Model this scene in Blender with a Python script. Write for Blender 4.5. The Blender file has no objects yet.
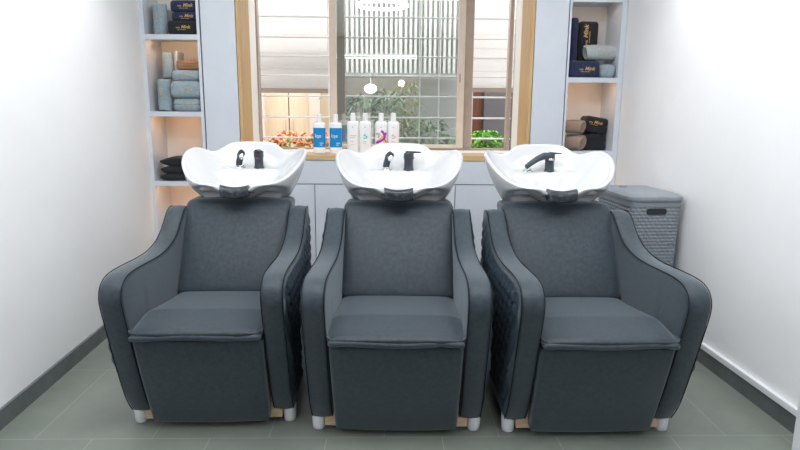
import bpy, bmesh, math, random
from mathutils import Vector, Matrix
random.seed(7)
SC = bpy.context.scene
COL = SC.collection
PI = math.pi
R = math.radians

# ------------------------------------------------------------------ materials
def s2l(c):
    return tuple(((v/255)/12.92 if v/255 <= .04045 else ((v/255+.055)/1.055)**2.4) for v in c) + (1,)

def mat(name, rgb, rough=.5, rgb2=None, scale=8, detail=4, bump=0, bscale=60, metal=0, spec=.5,
        sheen=0, coat=0, stretch=None, contrast=(.35, .65)):
    m = bpy.data.materials.new(name); m.use_nodes = True
    n = m.node_tree.nodes; l = m.node_tree.links
    b = n['Principled BSDF']
    b.inputs['Base Color'].default_value = s2l(rgb)
    b.inputs['Roughness'].default_value = rough
    b.inputs['Metallic'].default_value = metal
    b.inputs['Specular IOR Level'].default_value = spec
    b.inputs['Sheen Weight'].default_value = sheen
    b.inputs['Sheen Roughness'].default_value = .5
    if sheen: b.inputs['Sheen Tint'].default_value = (.82, .92, 1, 1)
    b.inputs['Coat Weight'].default_value = coat
    tc = n.new('ShaderNodeTexCoord')
    src = tc.outputs['Object']
    if stretch:
        mp = n.new('ShaderNodeMapping'); mp.inputs['Scale'].default_value = stretch
        l.new(src, mp.inputs['Vector']); src = mp.outputs['Vector']
    if rgb2:
        t = n.new('ShaderNodeTexNoise'); t.inputs['Scale'].default_value = scale
        t.inputs['Detail'].default_value = detail; t.inputs['Roughness'].default_value = .72
        l.new(src, t.inputs['Vector'])
        r = n.new('ShaderNodeValToRGB')
        r.color_ramp.elements[0].position = contrast[0]; r.color_ramp.elements[1].position = contrast[1]
        r.color_ramp.elements[0].color = s2l(rgb); r.color_ramp.elements[1].color = s2l(rgb2)
        l.new(t.outputs['Fac'], r.inputs['Fac']); l.new(r.outputs['Color'], b.inputs['Base Color'])
    if bump:
        t = n.new('ShaderNodeTexNoise'); t.inputs['Scale'].default_value = bscale
        t.inputs['Detail'].default_value = 3
        l.new(src, t.inputs['Vector'])
        bp = n.new('ShaderNodeBump'); bp.inputs['Strength'].default_value = bump
        bp.inputs['Distance'].default_value = .01
        l.new(t.outputs['Fac'], bp.inputs['Height']); l.new(bp.outputs['Normal'], b.inputs['Normal'])
    return m

def emit(name, rgb, s):
    m = bpy.data.materials.new(name); m.use_nodes = True
    b = m.node_tree.nodes['Principled BSDF']
    b.inputs['Base Color'].default_value = s2l(rgb)
    b.inputs['Emission Color'].default_value = s2l(rgb)
    b.inputs['Emission Strength'].default_value = s
    return m

M = {}
M['wall'] = mat('wall_paint', (241, 242, 244), .55, (244, 245, 247), 3, bump=.02, bscale=200)
M['frontw'] = mat('dim_wall_paint', (150, 150, 150), .6)
M['ceil'] = mat('ceiling_paint', (240, 240, 240), .7)
M['tilebase'] = mat('skirting_stone', (84, 92, 93), .45, (104, 112, 112), 9, detail=6)
M['ledge'] = mat('skirting_ledge', (226, 229, 233), .4)
M['fabric'] = mat('charcoal_microsuede', (29, 38, 45), .55, (43, 55, 64), 55, detail=14, bump=.1, bscale=320, sheen=.33, spec=.38, contrast=(.34, .6))
M['quilt'] = mat('quilted_leatherette', (54, 65, 75), .36, (64, 76, 87), 50, detail=6, bump=.05, bscale=200, spec=.45)
M['piping'] = mat('dark_piping', (28, 32, 36), .75, spec=.1)
M['cer'] = mat('white_ceramic', (204, 206, 209), .16, spec=.6, coat=.3)
M['gel'] = mat('black_gel', (36, 42, 48), .3, (92, 104, 114), 45, detail=3, bump=.3, bscale=40, contrast=(.5, .8))
M['blackp'] = mat('black_plastic', (46, 52, 60), .32, (54, 61, 69), 30)
M['chrome'] = mat('chrome', (225, 228, 232), .1, metal=1)
M['foot'] = mat('silver_foot', (228, 231, 238), .38, bump=.02, spec=.5)
M['ply'] = mat('bare_plywood', (222, 194, 164), .7, (204, 172, 142), 12, stretch=(1, 1, 8))
M['red'] = mat('red_dot', (214, 40, 60), .4)
M['blue'] = mat('blue_dot', (60, 90, 220), .4)
M['cab'] = mat('blue_grey_laminate', (208, 214, 224), .32, (212, 218, 227), 4)
M['cabin'] = mat('shelf_lining', (226, 222, 220), .5, (230, 226, 224), 5)
M['gap'] = mat('shadow_gap', (30, 32, 36), .6)
M['oak'] = mat('oak_veneer', (212, 176, 128), .5, (192, 152, 104), 5, detail=8, stretch=(9, 9, .8))
M['oakh'] = mat('oak_counter', (214, 184, 142), .5, (196, 162, 118), 5, detail=8, stretch=(.8, 9, 9))
M['reveal'] = mat('reveal_paint', (240, 236, 231), .6, (233, 229, 224), 20, stretch=(1, 1, .2))
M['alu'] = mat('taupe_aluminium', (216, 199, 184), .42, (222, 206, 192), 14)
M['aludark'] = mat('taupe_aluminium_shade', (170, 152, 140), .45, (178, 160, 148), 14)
M['bar'] = mat('white_grille_paint', (240, 240, 240), .4)
M['blind'] = mat('blind_cloth', (240, 239, 239), .8, (244, 243, 243), 40, bump=.05, bscale=300)
def translucent(m, f):
    n = m.node_tree.nodes; l = m.node_tree.links
    b = n['Principled BSDF']; o = n['Material Output']
    t = n.new('ShaderNodeBsdfTranslucent'); t.inputs['Color'].default_value = (.9, .89, .88, 1)
    mx = n.new('ShaderNodeMixShader'); mx.inputs['Fac'].default_value = f
    l.new(b.outputs[0], mx.inputs[1]); l.new(t.outputs[0], mx.inputs[2]); l.new(mx.outputs[0], o.inputs['Surface'])
translucent(M['blind'], .5)
M['blindbar'] = mat('blind_bar', (172, 156, 146), .6)
M['lblue'] = mat('pale_blue_terry', (172, 188, 197), .9, (142, 160, 172), 90, bump=.8, bscale=220, sheen=.3)
M['lblue2'] = mat('pale_grey_terry', (196, 203, 202), .9, (168, 178, 180), 90, bump=.8, bscale=220, sheen=.3)
M['navy'] = mat('navy_terry', (40, 50, 86), .9, (28, 36, 66), 90, bump=.6, bscale=220, sheen=.15)
M['blackt'] = mat('black_terry', (34, 37, 44), .9, (22, 24, 30), 90, bump=.6, bscale=220, sheen=.1)
M['taupe'] = mat('taupe_terry', (180, 156, 138), .9, (156, 134, 118), 90, bump=.8, bscale=220, sheen=.2)
M['brown'] = mat('brown_terry', (170, 132, 102), .9, (146, 110, 84), 90, bump=.7, bscale=200)
M['gold'] = mat('gold_thread', (214, 178, 112), .55)
M['palegold'] = mat('pale_gold_thread', (206, 192, 158), .6)
M['bottle'] = mat('white_bottle_plastic', (249, 250, 252), .3)
M['blab'] = mat('blue_label', (4, 134, 204), .3, (10, 146, 214), 20)
M['wtext'] = mat('white_print', (232, 242, 250), .4)
M['gtext'] = mat('grey_print', (206, 208, 214), .5)
M['teal'] = mat('teal_print', (120, 208, 200), .5)
M['pink'] = mat('pink_print', (240, 190, 204), .5)
M['mag'] = mat('magenta_print', (182, 36, 170), .45)
M['yel'] = mat('yellow_print', (246, 222, 46), .45)
M['purp'] = mat('lilac_print', (196, 186, 206), .5)
M['wick'] = mat('grey_resin', (124, 131, 139), .5, (132, 139, 147), 20)
M['wickd'] = mat('hollow_shade', (38, 41, 46), .7)
M['led'] = emit('warm_led', (255, 188, 120), 30)
M['leds'] = emit('soft_warm_led', (255, 200, 140), 24)
M['ledw'] = emit('pale_led', (255, 224, 194), 12)
M['reflw'] = emit('reflection_white', (255, 253, 248), 6)  # glow that stands for lamp reflections in the glass
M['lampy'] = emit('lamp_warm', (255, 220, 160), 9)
M['slat'] = mat('white_slats', (240, 239, 237), .5)
M['slatback'] = mat('slat_backing', (198, 193, 189), .8)
M['yard'] = mat('yard_render', (216, 209, 203), .8, (206, 199, 193), 3)
M['yardg'] = mat('grey_render', (200, 198, 198), .8, (190, 188, 188), 3)
M['yardd'] = mat('dark_grey_panel', (98, 94, 97), .7, (90, 86, 90), 3)
M['ground'] = mat('yard_paving', (170, 168, 162), .8)
M['tan'] = mat('tan_wood', (232, 212, 184), .5, (224, 202, 172), 4, stretch=(6, 6, .7))
M['tan2'] = mat('pale_post', (216, 200, 188), .6)
M['brownd'] = mat('brown_door', (118, 72, 52), .5, (104, 62, 44), 5, stretch=(6, 6, .7))
M['planter'] = mat('planter', (200, 196, 190), .7)
M['soil'] = mat('soil', (70, 54, 44), .9)
M['leafd'] = mat('dark_leaf', (84, 110, 88), .45, (132, 152, 124), 14)
M['leafy'] = mat('yellow_green_leaf', (176, 190, 110), .5, (140, 164, 90), 14)
M['leafg'] = mat('bright_leaf', (92, 160, 48), .45, (150, 206, 88), 20)
M['leafm'] = mat('mid_leaf', (120, 150, 96), .5, (90, 124, 80), 14)
M['croto'] = mat('orange_leaf', (236, 128, 84), .5, (246, 178, 110), 22)
M['crotr'] = mat('red_leaf', (222, 92, 78), .5, (240, 140, 110), 22)
M['stem'] = mat('stem_bark', (110, 92, 70), .8)

# floor: grey green stone slabs with pale joints
def floor_mat():
    m = bpy.data.materials.new('stone_slabs'); m.use_nodes = True
    n = m.node_tree.nodes; l = m.node_tree.links; b = n['Principled BSDF']
    tc = n.new('ShaderNodeTexCoord')
    mp = n.new('ShaderNodeMapping'); mp.inputs['Location'].default_value = (.217, -2.05 + .6*6, 0)
    l.new(tc.outputs['Object'], mp.inputs['Vector'])
    br = n.new('ShaderNodeTexBrick')
    br.inputs['Scale'].default_value = 1; br.inputs['Mortar Size'].default_value = .0022
    br.inputs['Mortar Smooth'].default_value = .3
    br.inputs['Brick Width'].default_value = .43; br.inputs['Row Height'].default_value = .6
    br.offset = .5
    br.inputs['Color1'].default_value = s2l((124, 129, 122)); br.inputs['Color2'].default_value = s2l((118, 125, 118))
    br.inputs['Mortar'].default_value = s2l((146, 150, 142))
    l.new(mp.outputs['Vector'], br.inputs['Vector'])
    t = n.new('ShaderNodeTexNoise'); t.inputs['Scale'].default_value = 3.5; t.inputs['Detail'].default_value = 8
    t.inputs['Roughness'].default_value = .6
    l.new(tc.outputs['Object'], t.inputs['Vector'])
    r = n.new('ShaderNodeValToRGB')
    r.color_ramp.elements[0].position = .3; r.color_ramp.elements[1].position = .75
    r.color_ramp.elements[0].color = (.82, .84, .83, 1); r.color_ramp.elements[1].color = (1.12, 1.12, 1.1, 1)
    l.new(t.outputs['Fac'], r.inputs['Fac'])
    mx = n.new('ShaderNodeMix'); mx.data_type = 'RGBA'; mx.blend_type = 'MULTIPLY'
    mx.inputs['Factor'].default_value = 1
    l.new(br.outputs['Color'], mx.inputs[6]); l.new(r.outputs['Color'], mx.inputs[7])
    l.new(mx.outputs[2], b.inputs['Base Color'])
    b.inputs['Roughness'].default_value = .38
    bp = n.new('ShaderNodeBump'); bp.inputs['Strength'].default_value = .08; bp.inputs['Distance'].default_value = .01
    l.new(t.outputs['Fac'], bp.inputs['Height']); l.new(bp.outputs['Normal'], b.inputs['Normal'])
    return m
M['floor'] = floor_mat()

def glass_mat():
    m = bpy.data.materials.new('window_glass'); m.use_nodes = True
    n = m.node_tree.nodes; l = m.node_tree.links
    for x in list(n): n.remove(x)
    o = n.new('ShaderNodeOutputMaterial'); mx = n.new('ShaderNodeMixShader')
    t = n.new('ShaderNodeBsdfTransparent'); g = n.new('ShaderNodeBsdfGlossy')
    t.inputs['Color'].default_value = (.93, .96, .95, 1)
    g.inputs['Roughness'].default_value = .02
    mx.inputs['Fac'].default_value = .27
    l.new(t.outputs[0], mx.inputs[1]); l.new(g.outputs[0], mx.inputs[2]); l.new(mx.outputs[0], o.inputs['Surface'])
    return m
M['glass'] = glass_mat()

# ------------------------------------------------------------------ mesh helpers
def obj(name, bm, m, parent=None, smooth=True, angle=40, loc=None, rot=None, bevel=0, subsurf=0):
    me = bpy.data.meshes.new(name)
    bmesh.ops.recalc_face_normals(bm, faces=bm.faces)
    bm.to_mesh(me); bm.free()
    for x in (m if isinstance(m, (list, tuple)) else [m]): me.materials.append(x)
    o = bpy.data.objects.new(name, me); COL.objects.link(o)
    if smooth:
        for p in me.polygons: p.use_smooth = True
        try: me.set_sharp_from_angle(angle=R(angle))
        except Exception: pass
    if parent: o.parent = parent
    if loc: o.location = loc
    if rot: o.rotation_euler = rot
    if bevel:
        b = o.modifiers.new('b', 'BEVEL'); b.width = bevel; b.segments = 3; b.limit_method = 'ANGLE'
        b.angle_limit = R(35)
    if subsurf:
        s = o.modifiers.new('s', 'SUBSURF'); s.levels = s.render_levels = subsurf
    return o

def tag(o, label, cat, group=None):
    o['label'] = label; o['category'] = cat
    if group: o['group'] = group
    return o

def thing(name, label, cat, loc=(0, 0, 0), rz=0, group=None):
    o = bpy.data.objects.new(name, None); COL.objects.link(o)
    o.empty_display_size = .1
    o.location = loc; o.rotation_euler = (0, 0, rz)
    return tag(o, label, cat, group)

def struct(name, bm, m, parent=None, **k):
    o = obj(name, bm, m, parent, **k); o['kind'] = 'structure'
    return o

def box(bm, x0, x1, y0, y1, z0, z1, mi=0):
    vs = [bm.verts.new((x, y, z)) for z in (z0, z1) for y in (y0, y1) for x in (x0, x1)]
    for f in ((0, 1, 3, 2), (4, 6, 7, 5), (0, 4, 5, 1), (2, 3, 7, 6), (0, 2, 6, 4), (1, 5, 7, 3)):
        bm.faces.new([vs[i] for i in f]).material_index = mi
    return vs

def bx(*a):
    bm = bmesh.new(); box(bm, *a); return bm

def rbox(x0, x1, y0, y1, z0, z1, r=.02, n=10, fn=None):
    """soft box: subdivided cube pushed to a rounded shape; fn(v) displaces"""
    bm = bmesh.new(); bmesh.ops.create_cube(bm, size=2)
    bmesh.ops.subdivide_edges(bm, edges=bm.edges, cuts=n, use_grid_fill=True)
    hx, hy, hz = (x1-x0)/2, (y1-y0)/2, (z1-z0)/2
    r = min(r, hx, hy, hz)
    c = Vector(((x0+x1)/2, (y0+y1)/2, (z0+z1)/2))
    def warp(t, h):   # concentrate samples near the edges
        a = abs(t); s = 1 if t >= 0 else -1
        k = r/h
        a = a*(1-k)/.6 if a < .6 else (1-k)+(a-.6)/.4*k
        return s*a*h
    for v in bm.verts:
        p = Vector((warp(v.co.x, hx), warp(v.co.y, hy), warp(v.co.z, hz)))
        q = Vector((max(-hx+r, min(hx-r, p.x)), max(-hy+r, min(hy-r, p.y)), max(-hz+r, min(hz-r, p.z))))
        d = p-q
        if d.length > 1e-6:
            p = q+d.normalized()*r
        v.co = p+c
        if fn: v.co = fn(v.co.copy())
    return bm

def tube(bm, pts, rad, n=8, cap=True, mi=0):
    pts = [Vector(p) for p in pts]; rings = []
    up = Vector((0, 0, 1)); prev = None
    for i, p in enumerate(pts):
        d = (pts[min(i+1, len(pts)-1)]-pts[max(i-1, 0)]).normalized()
        if prev is None:
            a = d.cross(up)
            if a.length < 1e-3: a = d.cross(Vector((1, 0, 0)))
        else:
            a = prev-d*prev.dot(d)
        a.normalize(); prev = a; b = d.cross(a)
        rr = rad[i] if isinstance(rad, (list, tuple)) else rad
        rings.append([bm.verts.new(p+(a*math.cos(2*PI*k/n)+b*math.sin(2*PI*k/n))*rr) for k in range(n)])
    for i in range(len(rings)-1):
        for k in range(n):
            bm.faces.new((rings[i][k], rings[i][(k+1) % n], rings[i+1][(k+1) % n], rings[i+1][k])).material_index = mi
    if cap:
        bm.faces.new(rings[0][::-1]).material_index = mi; bm.faces.new(rings[-1]).material_index = mi
    return bm

def lathe(bm, prof, n=24, cx=0, cy=0, sx=1, sy=1, p=2.0, mi=0):
    """(radius, z) profile revolved; p>2 gives a squarish section"""
    rings = []
    for r_, z_ in prof:
        ring = []
        for k in range(n):
            a = 2*PI*k/n; c, s = math.cos(a), math.sin(a)
            q = (abs(c)**p+abs(s)**p)**(-1/p)
            ring.append(bm.verts.new((cx+r_*sx*c*q, cy+r_*sy*s*q, z_)))
        rings.append(ring)
    for i in range(len(rings)-1):
        for k in range(n):
            bm.faces.new((rings[i][k], rings[i][(k+1) % n], rings[i+1][(k+1) % n], rings[i+1][k])).material_index = mi
    bm.faces.new(rings[0][::-1]); bm.faces.new(rings[-1])
    return bm

def catmull(pts, k=6, closed=False):
    out = []; n = len(pts)
    rng = range(n if closed else n-1)
    for i in rng:
        g = lambda j: Vector(pts[j % n] if closed else pts[max(0, min(n-1, j))])
        p0, p1, p2, p3 = g(i-1), g(i), g(i+1), g(i+2)
        for s in range(k):
            t = s/k
            out.append(.5*((2*p1)+(p2-p0)*t+(2*p0-5*p1+4*p2-p3)*t*t+(3*p1-p0-3*p2+p3)*t**3))
    if not closed: out.append(Vector(pts[-1]))
    return out

def text_bm(s, size, extrude=.0006, shear=0.0, align='CENTER', bold=0):
    cu = bpy.data.curves.new('t', 'FONT'); cu.body = s; cu.size = size; cu.extrude = extrude
    cu.shear = shear; cu.align_x = align; cu.align_y = 'CENTER'; cu.offset = bold
    cu.resolution_u = 3
    o = bpy.data.objects.new('t', cu); COL.objects.link(o)
    dg = bpy.context.evaluated_depsgraph_get()
    me = bpy.data.meshes.new_from_object(o.evaluated_get(dg))
    bm = bmesh.new(); bm.from_mesh(me)
    bpy.data.objects.remove(o); bpy.data.curves.remove(cu); bpy.data.meshes.remove(me)
    return bm

def interp(x, xs, ys):
    if x <= xs[0]: return ys[0]
    for i in range(len(xs)-1):
        if x <= xs[i+1]:
            return ys[i]+(ys[i+1]-ys[i])*(x-xs[i])/(xs[i+1]-xs[i])
    return ys[-1]

def sstep(a, b, x):
    t = max(0, min(1, (x-a)/(b-a))); return t*t*(3-2*t)

# ------------------------------------------------------------------ camera (24-27 mm lens, 1.2 m up, tilted down)
F = 600.; PT = R(10.85); YW = R(1.4); RO = R(.44)
fw = Vector((math.sin(YW)*math.cos(PT), math.cos(YW)*math.cos(PT), -math.sin(PT)))
r0 = Vector((math.cos(YW), -math.sin(YW), 0)); u0 = r0.cross(fw)
rv = r0*math.cos(RO)+u0*math.sin(RO); uv = u0*math.cos(RO)-r0*math.sin(RO)
cam = bpy.data.cameras.new('camera'); co = bpy.data.objects.new('camera', cam); COL.objects.link(co)
cam.sensor_width = 36; cam.lens = F*36/800; cam.clip_start = .05
mw = Matrix((rv, uv, -fw)).transposed().to_4x4(); mw.translation = (0, 0, 1.2)
co.matrix_world = mw
SC.camera = co

# ------------------------------------------------------------------ setting
SK = -.0297
LW = lambda y: -1.3996+SK*y
RW = lambda y: 1.628+SK*y
YB = -3.2; HC = 2.6; YS = 3.9; YK = 4.18; YWN = 4.48

def skew(bm):
    for v in bm.verts: v.co.x += SK*v.co.y
    return bm
struct('floor', bx(-1.9, 1.95, YB, YWN, -.1, 0), M['floor'], smooth=False)
struct('ceiling', bx(-1.9, 1.95, YB, YWN, HC, HC+.1), M['ceil'], smooth=False)
struct('wall_left', skew(bx(-1.3996-.12, -1.3996, YB, YWN, 0, HC)), M['wall'], smooth=False)
struct('wall_right', skew(bx(1.628, 1.628+.12, YB, YWN, 0, HC)), M['wall'], smooth=False)
bm = bmesh.new()
box(bm, -1.62, -.93, YK, YWN, 0, HC); box(bm, .93, 1.6, YK, YWN, 0, HC)
box(bm, -.93, .93, YK, YWN, 0, .87); box(bm, -.93, .93, YK, YWN, 2.25, HC)
struct('wall_back', bm, M['reveal'], smooth=False)
struct('wall_front', bx(-1.9, 1.95, YB-.12, YB, 0, HC), M['frontw'], smooth=False)
struct('baseboard_left', skew(bx(-1.3996, -1.3996+.012, YB, YS-.02, 0, .075)), M['tilebase'], smooth=False)
struct('baseboard_right', skew(bx(1.628-.012, 1.628, YB, YS-.02, 0, .075)), M['tilebase'], smooth=False)
struct('trim_1', skew(bx(1.628-.02, 1.628, YB, YS-.02, .075, .104)), M['ledge'], bevel=.004)
struct('trim_2', bx(1.473, 1.56, 1.55, 1.95, 0, HC), M['ledge'], bevel=.002)
# oak lining of the window niche
struct('trim_3', bx(-.93, -.909, YS+.002, YK, .912, HC), M['oak'], smooth=False)
struct('trim_4', bx(.909, .93, YS+.002, YK, .912, HC), M['oak'], smooth=False)
# painted sill and reveals of the deep wall
struct('trim_5', bx(-.93, .93, YK, YWN, .87, .909), M['reveal'], smooth=False)

# ---- window_1 : sliding window in taupe aluminium
win = bpy.data.objects.new('window_1', None); COL.objects.link(win); win['kind'] = 'structure'
win.location = (0, YWN, .909)
def wpart(name, bm, m, **k):
    o = obj(name, bm, m, win, **k); o.location = (0, -YWN, -.909); o['kind'] = 'structure'; return o
bm = bmesh.new()
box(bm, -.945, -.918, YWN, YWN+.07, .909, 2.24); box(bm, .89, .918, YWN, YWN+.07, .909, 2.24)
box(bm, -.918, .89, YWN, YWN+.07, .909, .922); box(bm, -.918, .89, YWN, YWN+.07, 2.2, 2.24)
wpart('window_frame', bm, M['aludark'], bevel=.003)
bm = bmesh.new()
box(bm, -.408, -.357, YWN-.012, YWN+.02, .922, 2.2); box(bm, .519, .570, YWN-.012, YWN+.02, .922, 2.2)
box(bm, -.357, .519, YWN-.012, YWN+.02, .922, .95); box(bm, -.357, .519, YWN-.012, YWN+.02, 2.15, 2.2)
wpart('sash', bm, M['alu'], bevel=.004)
bm = bmesh.new()
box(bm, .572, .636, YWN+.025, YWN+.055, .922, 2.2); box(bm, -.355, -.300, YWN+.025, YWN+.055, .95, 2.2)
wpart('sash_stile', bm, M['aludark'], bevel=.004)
bm = bmesh.new(); box(bm, .532, .542, YWN-.02, YWN-.011, 1.40, 1.46)
wpart('latch', bm, M['aludark'], bevel=.002)
wpart('glass_pane', bx(-.358, .520, YWN+.001, YWN+.005, .949, 2.151), M['glass'], smooth=False)

# ------------------------------------------------------------------ shelving and cabinets
def shelf_unit(name, label, x0, x1, zs, wide_left):
    t = thing(name, label, 'shelf unit', ((x0+x1)/2, YK, 0), 0, 'tall open shelf units')
    def P(n, m, *b, **k):
        o = obj(n, bx(*b), m, t, **k); o.location = (-(x0+x1)/2, -YK, 0); return o
    lw, rw_ = (.04, .02) if wide_left else (.012, .045)
    if wide_left:
        P('side_panel', M['cab'], x0, x0+.04, YS, YK-.012, 0, HC-.02, smooth=False)
        P('side_panel', M['cab'], x1-.018, x1, YS, YK-.012, 0, HC-.02, smooth=False)
        a, b = x0+.04, x1-.018
    else:
        P('side_panel', M['cab'], x0, x0+.012, YS, YK-.012, 0, HC-.02, smooth=False)
        P('side_panel', M['cab'], x1-.034, x1, YS, YK-.012, 0, HC-.02, smooth=False)
        a, b = x0+.012, x1-.034
    P('back_panel', M['cabin'], x0, x1, YK-.012, YK-.002, 0, HC-.02, smooth=False)
    for zt in zs:
        bm = bmesh.new(); box(bm, a, b, YS+.001, YK-.012, zt-.016, zt); box(bm, a, b, YS+.001, YS+.014, zt-.031, zt-.016)
        o = obj('shelf', bm, M['cab'], t, smooth=False); o.location = (-(x0+x1)/2, -YK, 0)
        if zt > .2:
            s = P('led_strip', M['led' if zt < 1.3 else 'leds' if zt < 1.7 else 'ledw'], a+.06, b-.06, YS+.0145, YS+.024, zt-.024, zt-.0165, smooth=False)
            s['label'] = 'warm light strip under the shelf'
    return a, b
LS = (2.10, 1.650, 1.180, .735, .285, .06)
RS = (1.90, 1.412, .945, .475, .06)
shelf_unit('shelf_unit', 'tall open shelf unit in left corner holding pale blue towels', -1.533, -1.154, LS, True)
shelf_unit('shelf_unit', 'tall open shelf unit in right corner behind the laundry basket', 1.147, 1.509, RS, False)

def tall_panel(label, x0, x1):
    t = thing('tall_cabinet', label, 'cabinet', ((x0+x1)/2, YK, 0), 0, 'tall closed cabinets beside the window')
    for n, m, b in (('carcass', M['gap'], (x0+.004, x1-.004, YS+.02, YK-.003, .0, HC-.02)),
                    ('door', M['cab'], (x0, x1, YS, YS+.019, .06, HC-.03))):
        o = obj(n, bx(*b), m, t, bevel=.0015); o.location = (-(x0+x1)/2, -YK, 0)
tall_panel('narrow blue-grey tall cabinet door left of the window', -1.146, -.934)
tall_panel('narrow blue-grey tall cabinet door right of the window', .934, 1.141)

t = thing('base_cabinet', 'low blue-grey cabinet under the oak window counter', 'cabinet', (0, YK, 0))
def P(n, m, *b, **k):
    o = obj(n, bx(*b), m, t, **k); o.location = (0, -YK, 0); return o
P('carcass', M['gap'], -.926, .926, YS+.022, YK-.003, .0, .876)
P('top_panel', M['cab'], -.928, .928, YS+.003, YS+.021, .724, .876, bevel=.001)
for a, b in ((-.928, -.4655), (-.4605, -.0025), (.0025, .4535), (.4585, .928)):
    P('door', M['cab'], a, b, YS+.003, YS+.021, .06, .718, bevel=.001)
P('plinth', M['gap'], -.926, .926, YS+.03, YS+.04, 0, .06)
tag(obj('oak_counter', bx(-.928, .928, YS-.004, YK-.002, .878, .9105), M['oakh'], bevel=.002),
    'long oak counter board below the window', 'counter')

# ------------------------------------------------------------------ towels
def logo(parent, w, loc, rot, m):
    w *= .82
    """stitched shop lettering lying on a towel face"""
    bm = bmesh.new()
    def add(s, size, x, y, sh, bold):
        b = text_bm(s, size, .0007, sh, 'LEFT', bold)
        me = bpy.data.meshes.new('x'); b.to_mesh(me); b.free()
        n0 = len(bm.verts); bm.from_mesh(me); bpy.data.meshes.remove(me)
        bm.verts.ensure_lookup_table()
        for v in bm.verts[n0:]: v.co.x += x; v.co.y += y
    add('très', w*.22, -w*.5, -.02*w, 0, .001*w)
    add('Mink', w*.42, -w*.04, .03*w, .25, .003*w)
    add('haircare & beauty', w*.105, -w*.36, -.2*w, 0, .001*w)
    o = obj('stitched_lettering', bm, m, parent, smooth=False); o.location = loc; o.rotation_euler = rot
    return o

def noise3(p, k):
    return (math.sin(p.x*31*k+p.z*17)+math.sin(p.y*37*k+p.x*11+1.3)+math.sin(p.z*41*k+p.y*13+2.1))/3

def folded(label, x, y, z, w, d, h, m, lines=2, rz=0, group='towels on the shelves', tilt=0, ry=0, nm='folded_towel', cat='towel', lg=None, lgm='gold', lgrot=0):
    """folded towel: soft slab whose front shows the fold layers"""
    t = thing(nm, label, cat, (x, y, z), rz, group)
    def fn(p):
        p.x += .004*noise3(p+Vector((x, z, 0)), 1); p.z += .003*noise3(p+Vector((z, x, 0)), .8)*(p.z/h)
        if lines and p.y < d*.5:          # grooves between layers on the sides away from the fold
            k = p.z/h*lines
            e = abs(k-round(k))
            if 0 < round(k) < lines and e < .16 and (abs(p.x) > w*.40 or p.y < -d*.40):
                s = 1-e/.16
                p.x *= 1-.10*s; p.y *= 1-.06*s
        return p
    o = obj('cloth', rbox(-w/2, w/2, -d/2, d/2, 0, h, min(h*.45, .034) if m.name.startswith('pale') else min(h*.32, .02), 18, fn), m, t)
    o.rotation_euler = (tilt, ry, 0)
    if lg:
        logo(t, lg, (0 if lgrot == 0 else 0, -d/2-.0022, h*.5), (PI/2, -lgrot, 0), M[lgm])
    return t

def rolled(label, x, y, z, rad, ln, m, axis='y', rz=0, group='towels on the shelves', lg=None, lgm='palegold', squash=1., nm='rolled_towel', lgrot=0):
    """rolled towel: spiral of cloth; axis x, y lies flat, z stands upright"""
    t = thing(nm, label, 'towel', (x, y, z), rz, group)
    bm = bmesh.new(); turns = 3.2; n = 110; th = rad/(turns+.3)
    sec = []
    for i in range(n+1):
        a = i/n*turns*2*PI; r_ = th*.35+th*(a/(2*PI))*.97
        sec.append((a, r_))
    L = 8
    def pt(a, r_, s):
        e = 1-.10*(abs(s*2-1))**6
        u, v = r_*math.cos(a)*e, r_*math.sin(a)*e*squash
        w_ = (s-.5)*ln+ (.006*math.sin(a*1.0)+.012*(r_/rad-1))*(1 if s < .5 else -1)*(-1 if abs(s*2-1) > .9 else 0)
        u += .003*noise3(Vector((u, v, w_)), 1); v += .003*noise3(Vector((v, w_, u)), 1)
        if axis == 'y': return (u, w_, v+rad*squash)
        if axis == 'x': return (w_, u, v+rad*squash)
        return (u, v, w_+ln/2)
    G = []
    for a, r_ in sec:
        ri = max(r_-th*.74, .001)
        G.append([[bm.verts.new(pt(a, r_, j/L)) for j in range(L+1)], [bm.verts.new(pt(a, ri, j/L)) for j in range(L+1)]])
    for i in range(n):
        for j in range(L):
            bm.faces.new((G[i][0][j], G[i+1][0][j], G[i+1][0][j+1], G[i][0][j+1]))
            bm.faces.new((G[i][1][j], G[i][1][j+1], G[i+1][1][j+1], G[i+1][1][j]))
        for j in (0, L):
            bm.faces.new((G[i][0][j], G[i][1][j], G[i+1][1][j], G[i+1][0][j]))
    for i in (0, n):
        for j in range(L):
            bm.faces.new((G[i][0][j], G[i][0][j+1], G[i][1][j+1], G[i][1][j]))
    obj('cloth', bm, m, t, angle=60)
    if lg:
        if axis == 'z': logo(t, lg, (0, -rad-.0035, ln*.5), (PI/2, -lgrot, 0), M[lgm])
        else: logo(t, lg, (0, -rad-.0035, rad*squash), (PI/2, 0, 0), M[lgm])
    return t

# left unit, upper bay (shelf at 1.650)
z0 = 1.650
G1 = 'towels in the left shelf unit'
folded('charcoal folded towel with gold lettering at front of upper left bay', -1.268, 3.965, z0, .178, .11, .085, M['blackt'], 0, group=G1, lg=.082)
folded('navy folded towel lying directly on the upper left shelf behind the charcoal one', -1.262, 4.094, z0, .170, .136, .085, M['navy'], 2, group=G1)
folded('navy folded towel with gold lettering, second up in upper left bay', -1.250, 4.03, z0+.086, .166, .20, .052, M['navy'], 0, group=G1, lg=.08)
folded('navy folded towel with gold lettering on top of the upper left stack', -1.256, 4.03, z0+.139, .168, .20, .070, M['navy'], 0, group=G1, lg=.088)
rolled('upright pale blue rolled towel in front left of upper left bay', -1.420, 3.975, z0, .049, .19, M['lblue'], 'z', group=G1, lg=.05, lgrot=PI/2)
rolled('upright pale blue rolled towel half hidden beside the left panel, upper bay', -1.452, 4.078, z0, .038, .19, M['lblue'], 'z', rz=1, group=G1)
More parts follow.
